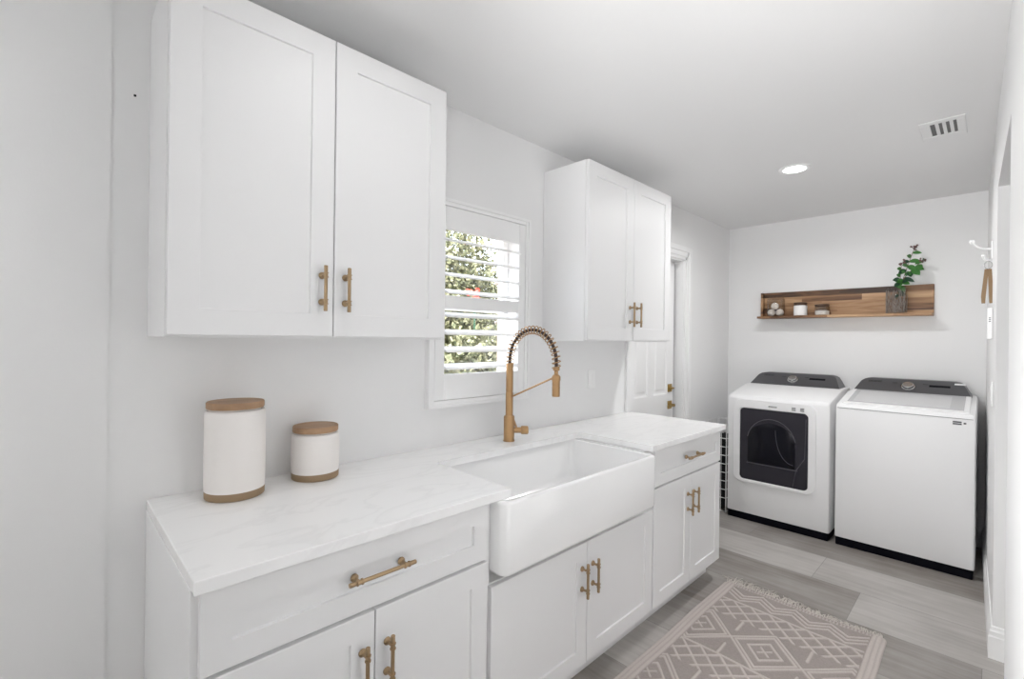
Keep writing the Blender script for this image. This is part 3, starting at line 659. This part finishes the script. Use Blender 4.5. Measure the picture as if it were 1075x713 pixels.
def leafmesh(bm, base, direction, length, width, droop=.3, normal=Vector((0, -1, .4))):
    d_ = direction.normalized(); side = d_.cross(normal).normalized(); nn = side.cross(d_).normalized(); L_ = []; C_ = []; R_ = []
    for k in range(7):
        u = k / 6; wv = width * (sin(pi * min(1, u * .93 + .07)) ** .8) * (1 if u < 1 else 0); p = base + d_ * length * u - Vector((0, 0, 1)) * droop * length * u * u
        L_.append(bm.verts.new(p + side * wv / 2 + nn * wv * .12)); C_.append(bm.verts.new(p)); R_.append(bm.verts.new(p - side * wv / 2 + nn * wv * .12))
    for k in range(6): bm.faces.new((C_[k], C_[k + 1], L_[k + 1], L_[k])); bm.faces.new((C_[k], R_[k], R_[k + 1], C_[k + 1]))
leaves = [(0, 13, (1, -.3, .15), .075, .035, 0), (0, 12, (.9, -.5, -.5), .07, .04, 0), (0, 12, (-.5, -.8, .3), .055, .035, 0), (0, 11, (-.6, -.6, -.2), .06, .04, 1), (0, 10, (.7, -.7, .1), .06, .04, 0),
          (0, 15, (1, -.2, .1), .055, .028, 0), (0, 14, (-.4, -.8, .5), .05, .03, 0), (1, 9, (-.8, -.5, .2), .05, .035, 1), (1, 10, (-.3, -.8, .4), .055, .035, 0), (1, 8, (-.5, -.7, -.3), .05, .032, 1), (1, 12, (-.5, -.7, .4), .04, .028, 0),
          (0, 9, (1, -.4, -.25), .075, .032, 1), (2, 4, (.7, -.6, -.5), .07, .05, 0), (2, 5, (.9, -.3, -.2), .06, .035, 0), (2, 6, (.5, -.8, -.6), .06, .045, 0), (2, 3, (.2, -.8, -.7), .05, .04, 1), (0, 7, (.5, -.6, -.8), .05, .03, 0), (0, 8, (-.6, -.5, -.6), .045, .03, 1), (1, 11, (.6, -.7, .2), .05, .035, 0), (0, 13, (-.7, -.5, .1), .045, .03, 1)]
for k in range(14): leaves.append((random.choice((0, 0, 1, 2)), random.randint(5, 8) if k % 2 else 8, (random.uniform(-.8, 1), -.6, random.uniform(-.5, .6)), random.uniform(.04, .06), random.uniform(.026, .038), k % 2))
for bi, k, dr_, ln, wd, dk in leaves:
    b = NB(); leafmesh(b, br[bi][k], Vector(dr_), ln, wd, .25); obj('leaf', b, leafd_m if dk else leaf_m, t, 80)
for bi in (0, 1, 2):
    b = NB(); e_ = br[bi][-1]
    for k in range(12):
        o_ = Vector((random.uniform(-.02, .02), random.uniform(-.014, .014), random.uniform(-.014, .022))); s_ = bmesh.ops.create_icosphere(b, subdivisions=2, radius=random.uniform(.0045, .0075))
        bmesh.ops.translate(b, verts=s_['verts'], vec=e_ + o_)
        tube(b, [e_ - Vector((0, 0, .01)), e_ + o_], .0009, 4)
    obj('berry_cluster', b, berry_m, t, 60)

# ------------------------------------------------------------------ laundry basket beside the dryer
t = thing('laundry_hamper', 'tall white wire hamper in the gap between the left wall and the dryer', 'hamper', (.14, 4.17, 0))
hx0, hx1, hy0, hy1 = .035, .245, 3.98, 4.36
b = NB()
for z in (.012, .12, .19, .26, .33, .40, .47, .54, .61, .72): tube(b, [(hx0, hy0, z), (hx1, hy0, z), (hx1, hy1, z), (hx0, hy1, z), (hx0, hy0, z)], .003 if z < .7 else .005, 6)
for k in range(6):
    x = hx0 + (hx1 - hx0) * k / 5
    for y in (hy0, hy1): tube(b, [(x, y, .005), (x, y, .72)], .0022 if 0 < k < 5 else .005, 6)
for k in range(1, 7):
    y = hy0 + (hy1 - hy0) * k / 7
    for x in (hx0, hx1): tube(b, [(x, y, .012), (x, y, .72)], .0022, 6)
obj('wire_frame', b, wire_m, t, 50)
b = NB(); nseg = 24; rings = []
for z in (.02, .1, .2, .3, .42, .52, .575, .59):
    rings.append([((hx0 + hx1) / 2 + p * (1 + .04 * sin(7 * k + z * 20)), (hy0 + hy1) / 2 + q_ * (1 + .02 * sin(5 * k + z * 30)), z + (.012 * sin(k * 2.1) if z > .5 else 0)) for k, (p, q_) in enumerate(rrect(.165, .33, .05, 5))])
loft(b, rings); tag(obj('laundry_bag', b, cloth_blk, None, 60), 'black fabric laundry bag standing inside the white wire hamper', 'bag')

# ------------------------------------------------------------------ coat hooks, strap, switch plates on the right wall
hy_ = 3.6; wx = RWX(hy_)
t = thing('coat_hook', 'white double-prong coat hook on the right wall near the washer', 'hook', (wx, hy_, 1.90))
b = NB(); bx(b, wx - .006, wx - .0002, hy_ - .012, hy_ + .012, 1.865, 1.965, .002); obj('mounting_plate', b, trim_m, t)
b = NB(); pts = bez((wx - .004, hy_, 1.925), (wx - .06, hy_ - .01, 1.92), (wx - .080, hy_ - .02, 1.968), 12); tube(b, pts, [.0055] * 12 + [.0075], 10); lathe(b, [(0, -.011), (.008, -.009), (.011, 0), (.008, .009), (0, .011)], pts[-1], n=16); obj('prong', b, trim_m, t, 60)
b = NB(); pts = bez((wx - .004, hy_, 1.868), (wx - .034, hy_ - .01, 1.852), (wx - .036, hy_ - .018, 1.888), 12); tube(b, pts, .005, 10); lathe(b, [(0, -.009), (.007, -.007), (.009, 0), (.007, .007), (0, .009)], pts[-1], n=16); obj('prong', b, trim_m, t, 60)
t = thing('leather_strap', 'tan leather strap with metal ring hanging from the lower prong of the coat hook', 'strap', (wx - .024, hy_ - .01, 1.66))
b = NB(); rr_ = .021; cxx, cyy, czz = wx - .017, hy_ - .010, 1.8375; tube(b, [(cxx + rr_ * .75 * cos(a), cyy + .008 * sin(a), czz + rr_ * sin(a)) for a in [2 * pi * k / 24 for k in range(25)]], .0022, 8); obj('ring', b, steel_m, t, 60)
for s, sp2 in ((-1, .017), (1, .0125)):
    b = NB(); x1_ = cxx + s * .006; x2_ = cxx + s * sp2; dz_ = -.03; loft(b, [[(x1_ - .008, cyy - .012, 1.815), (x1_ + .008, cyy - .012, 1.815), (x1_ + .008, cyy + .002, 1.815), (x1_ - .008, cyy + .002, 1.815)], [(x2_ - .009, cyy - .012, 1.67), (x2_ + .009, cyy - .012, 1.67), (x2_ + .009, cyy + .002, 1.67), (x2_ - .009, cyy + .002, 1.67)], [(x2_ - .007, cyy - .011, 1.632), (x2_ + .007, cyy - .011, 1.632), (x2_ + .007, cyy + .001, 1.632), (x2_ - .007, cyy + .001, 1.632)]]); obj('strap_end', b, leather_m, t)
t = thing('thermostat', 'small white wall control box just below the hanging leather strap', 'thermostat', (RWX(3.5), 3.5, 1.5))
tx = RWX(3.5); b = NB(); bx(b, tx - .020, tx - .0005, 3.455, 3.545, 1.44, 1.60, .003, 2); obj('housing', b, plate_m, t)
b = NB()
for k in range(3): bx(b, tx - .014, tx - .007, 3.4535, 3.4555, 1.528 + k * .009, 1.532 + k * .009)
obj('vent_slot', b, dgrey_m, t)
tsw = plate('white rocker light switch low on the right wall between the opening and the washer', 'switch', RWX(3.3), 3.3, 1.17, (-1, 0, 0))

# ------------------------------------------------------------------ ceiling fixtures
def can_light(label, x, y, e=9):
    t = thing('recessed_light', label, 'light', (x, y, CEIL), 'round recessed ceiling lights')
    b = NB(); lathe(b, [(.062, 0), (.062, -.006), (.078, -.008), (.084, -.004), (.085, 0)], (x, y, CEIL - .0004), n=48); obj('trim_ring', b, trim_m, t, 40)
    b = NB(); lathe(b, [(0, -.0045), (.0615, -.0045), (.0615, -.001), (0, -.001)], (x, y, CEIL), n=48); obj('diffuser', b, lightemit, t)
    l_ = lamp('bulb', 'AREA', (0, 0, -.012), CANW[y], .12); l_.data.shape = 'DISK'; l_.data.spread = R(165); l_.parent = t
    return t
CANW = {3.265: 12, .66: 1.4}
can_light('round glowing recessed ceiling light toward the washer and dryer', .906, 3.265)
can_light('round recessed ceiling light near the camera, in front of the large wall cabinet', .83, .66)
t = thing('ceiling_vent', 'white ceiling air register with dark slots near the right wall', 'vent', (1.59, 3.15, CEIL))
b = NB(); vx0, vx1, vy0, vy1 = 1.505, 1.672, 3.015, 3.290; zz = CEIL - .006; ox0, ox1, oy0, oy1 = 1.545, 1.640, 3.055, 3.235
bx(b, vx0, vx1, vy0, oy0, zz, CEIL - .0004, .002); bx(b, vx0, vx1, oy1, vy1, zz, CEIL - .0004, .002); bx(b, vx0, ox0, oy0, oy1, zz, CEIL - .0004, .002); bx(b, ox1, vx1, oy0, oy1, zz, CEIL - .0004, .002)
obj('frame', b, ceil_m, t)
b = NB(); bx(b, ox0 - .01, ox1 + .01, oy0 - .01, oy1 + .01, CEIL - .0014, CEIL - .0004); obj('duct_opening', b, dark_m, t)
for k in range(3):
    b = NB(); x = ox0 + .019 + k * .026
    loft(b, [[(x - .001, oy0, zz), (x + .002, oy0, zz), (x + .012, oy0, CEIL - .002), (x + .009, oy0, CEIL - .002)], [(x - .001, oy1, zz), (x + .002, oy1, zz), (x + .012, oy1, CEIL - .002), (x + .009, oy1, CEIL - .002)]])
    obj('vane', b, ceil_m, t)

# ------------------------------------------------------------------ rug with raised pattern and fringe
RX0, RX1, RY0, RY1 = .683, 1.437, 1.20, 2.845
rug_m = mat('woven_rug', (.5, .44, .41), .95, spec=.1)
at = N(rug_m, 'ShaderNodeAttribute', attribute_name='yarn'); tc = N(rug_m, 'ShaderNodeTexCoord'); nz = N(rug_m, 'ShaderNodeTexNoise'); nz.inputs['Scale'].default_value = 150; nz.inputs['Detail'].default_value = 2
L(rug_m, tc.outputs['Object'], nz.inputs['Vector'])
v = M(rug_m, 'ADD', M(rug_m, 'MULTIPLY', at.outputs['Fac'], .65), M(rug_m, 'MULTIPLY', nz.outputs['Fac'], .35))
L(rug_m, ramp(rug_m, v, [(.05, (.30, .265, .248)), (.40, (.41, .366, .345)), (.85, (.54, .488, .46))]), BS(rug_m).inputs['Base Color'])
bump(rug_m, 260, .5, .003)
t = thing('rug', 'beige woven runner rug with raised diamond pattern on the plank floor', 'rug', ((RX0 + RX1) / 2, (RY0 + RY1) / 2, 0))
NX, NY = 190, 412
def tri(x, p): x = (x / p) % 1.0; return abs(x - .5) * 2      # 1..0..1
def yarn(x, t_):
    """0 ground, 1 raised cord; x from left edge, t_ from the far end"""
    W_ = RX1 - RX0; e = min(x, W_ - x)
    def line(dst, w_=.006): return max(0.0, 1 - max(0, abs(dst) - w_ * .5) / (w_ * .6))
    h = 0
    if e < .062:
        return max(line(e - .008, .012), line(e - .028, .011), line(e - .048, .011))
    if t_ < .03: return .55 + .45 * sin(x * 420)
    xx = x - W_ / 2; h = 0
    if t_ < .19:                                      # nested chevrons
        z_ = tri(xx + .08, .16) * .062; q = t_ - .035 - z_
        return line((q % .032) - .012, .008) if -.005 < q < .095 else 0
    s_ = t_ - .19; k = s_ % .50
    if k < .012: return .9
    if k < .17:                                       # band of small diamonds
        for q in (xx + s_ * .95, -xx + s_ * .95): d_ = q % .088; h = max(h, line(min(d_, .088 - d_), .009))
        return h
    # large diamonds with a double outline and an inner diamond
    px = abs((xx / .30 + .5) % 1.0 - .5) * .30; py = abs(k - .335); q = px + py * .93
    for r_ in (.150, .128, .072): h = max(h, line(q - r_, .009))
    for r_ in (.022,): h = max(h, line(abs(px - py * .93) - 0, .007) if q < .05 else 0)
    h = max(h, line(abs(px - .150), .007) if abs(q - .15) > .06 and py > .06 else 0)
    return h
bm = NB(); lay = bm.verts.layers.float.new('yarn'); grid = []
for j in range(NY + 1):
    rowv = []
    for i in range(NX + 1):
        x = (RX1 - RX0) * i / NX; t_ = (RY1 - RY0) * j / NY; hh = yarn(x, t_)
        e = min(x, RX1 - RX0 - x, t_, RY1 - RY0 - t_); z = .004 + .0046 * hh + .0008 * sin(i * 2.1) * sin(j * 1.7)
        if e < 1e-6: z = .001
        cx_ = 0
        # rounded far corners
        rr_c = .03; cxr = max(0, rr_c - min(x, RX1 - RX0 - x)); cyr = max(0, rr_c - t_)
        px, py = x, t_
        if cxr > 0 and cyr > 0:
            dd_ = math.hypot(cxr, cyr); mxx = max(cxr, cyr); k_ = mxx / dd_
            px = (rr_c - cxr * k_) if x < .3 else (RX1 - RX0 - rr_c + cxr * k_); py = rr_c - cyr * k_
        wob = .004 * sin(t_ * 9 + 1) * (1 - 2 * x / (RX1 - RX0))
        vv = bm.verts.new((RX0 + px + wob * .6, RY1 - py + .006 * sin(x * 9), z)); vv[lay] = hh; rowv.append(vv)
    grid.append(rowv)
for j in range(NY):
    for i in range(NX): bm.faces.new((grid[j][i], grid[j][i + 1], grid[j + 1][i + 1], grid[j + 1][i]))
bnd = [e for e in bm.edges if e.is_boundary]
obj('pile', bm, rug_m, t, 180)
fr_m = mat('fringe_yarn', (.56, .52, .48), .95)
b = NB()
for k in range(150):
    x = RX0 + .012 + (RX1 - RX0 - .03) * (k + random.uniform(-.3, .3)) / 150; u_ = (x - RX0) / (RX1 - RX0); ln = random.uniform(.05, .105) * (1.1 - .8 * u_); a = random.gauss(-.15, .55); y = RY1 + .006 * sin((x - RX0) * 9) - .003
    z2 = max(.0035, random.uniform(.002, .012))
    tube(b, [(x, y, .0045), (x + ln * .5 * sin(a * .6), y + ln * .5, .004 + z2), (x + ln * sin(a), y + ln * cos(a), .0025)], [.0022, .002, .0012], 5)
fo_ = obj('fringe', b, fr_m, t, 60); fo_['kind'] = 'stuff'

# ------------------------------------------------------------------ outside the window
b = NB(); bx(b, -7, -.145, -6, 9, -.25, -.15); struct('trim_1', b, gravel_m); bpy.data.objects['trim_1'].name = 'ground_outside'
t = thing('garden_wall', 'pale garden wall standing behind the hedge outside the window', 'wall', (-3.8, 2.8, -.15))
b = NB(); bx(b, -3.9, -3.75, -1.5, 8.5, -.15, 1.95); obj('panel', b, render_m, t)
b = NB(); bx(b, -3.93, -3.72, -1.5, 8.5, 1.95, 2.02, .01); obj('coping', b, render_m, t)
def shrub(label, x, y, z0, rx, ry, rz, n, seed):
    rnd = random.Random(seed); t = thing('shrub', label, 'shrub', (x, y, z0), 'shrubs outside the window')
    b = NB(); tube(b, [(x, y, z0), (x + .03, y + .02, z0 + rz)], [.03, .015], 8); tube(b, [(x, y, z0 + rz * .5), (x - .12, y + .15, z0 + rz * 1.3)], [.018, .008], 6); obj('trunk', b, stem_m, t)
    b = NB()
    for k in range(n):
        d_ = Vector((rnd.gauss(0, 1), rnd.gauss(0, 1), rnd.gauss(0, 1))).normalized(); rr2 = rnd.uniform(.45, 1) * (1 + .25 * noise.noise(d_ * 2.5 + Vector((seed, 0, 0))))
        p = Vector((x + d_.x * rx * rr2, y + d_.y * ry * rr2, z0 + rz + d_.z * rz * rr2))
        if p.z < z0 + .03: continue
        u1 = Vector((rnd.gauss(0, 1), rnd.gauss(0, 1), rnd.gauss(0, 1))).normalized(); s1 = u1.cross(Vector((rnd.gauss(0, 1), rnd.gauss(0, 1), rnd.gauss(0, 1)))).normalized(); ln = rnd.uniform(.045, .095)
        q = [p, p + u1 * ln * .5 + s1 * ln * .28, p + u1 * ln, p + u1 * ln * .5 - s1 * ln * .28]; b.faces.new([b.verts.new(c_) for c_ in q])
    obj('foliage', b, hedge_m, t); return t
shrub('low broad shrub outside, seen through the lower louvers', -1.36, 2.75, -.15, .33, .80, .84, 12000, 1)
shrub('tall shrub outside, seen through the upper louvers at the left', -2.85, 3.55, -.15, .52, .85, 1.50, 22000, 2)
shrub('tall shrub outside, seen at the right of the window', -2.75, 5.3, -.15, .5, .75, 1.42, 16000, 3)
t = thing('red_flowers', 'small red flowers outside, seen between the upper louvers', 'flowers', (-1.95, 3.09, -.15))
b = NB(); tube(b, [(-1.95, 3.09, -.15), (-1.93, 3.09, 1.84)], .008, 6); obj('stem', b, leafd_m, t)
b = NB()
for k in range(26):
    p = Vector((-1.93 + random.gauss(0, .03), 3.09 + random.gauss(0, .035), 1.84 + random.gauss(0, .04))); lathe(b, [(0, 0), (.016, .012), (.02, .022), (0, .012)], p, (random.gauss(.7, .5), random.gauss(-.6, .5), random.gauss(.3, .5)), 7)
obj('blossom', b, red_m, t)
t = thing('garden_trellis', 'pale wooden trellis posts outside at the right of the window view', 'trellis', (-.75, 2.48, -.15))
for k, y in enumerate((2.36, 2.47, 2.60)): box('post', (-.80, -.77, y, y + .025, -.15, 2.3), fence_m, t, .003)
for z in (.5, 1.15, 1.52, 1.80): box('rail', (-.765, -.75, 2.30, 2.70, z, z + .02), fence_m, t, .003)
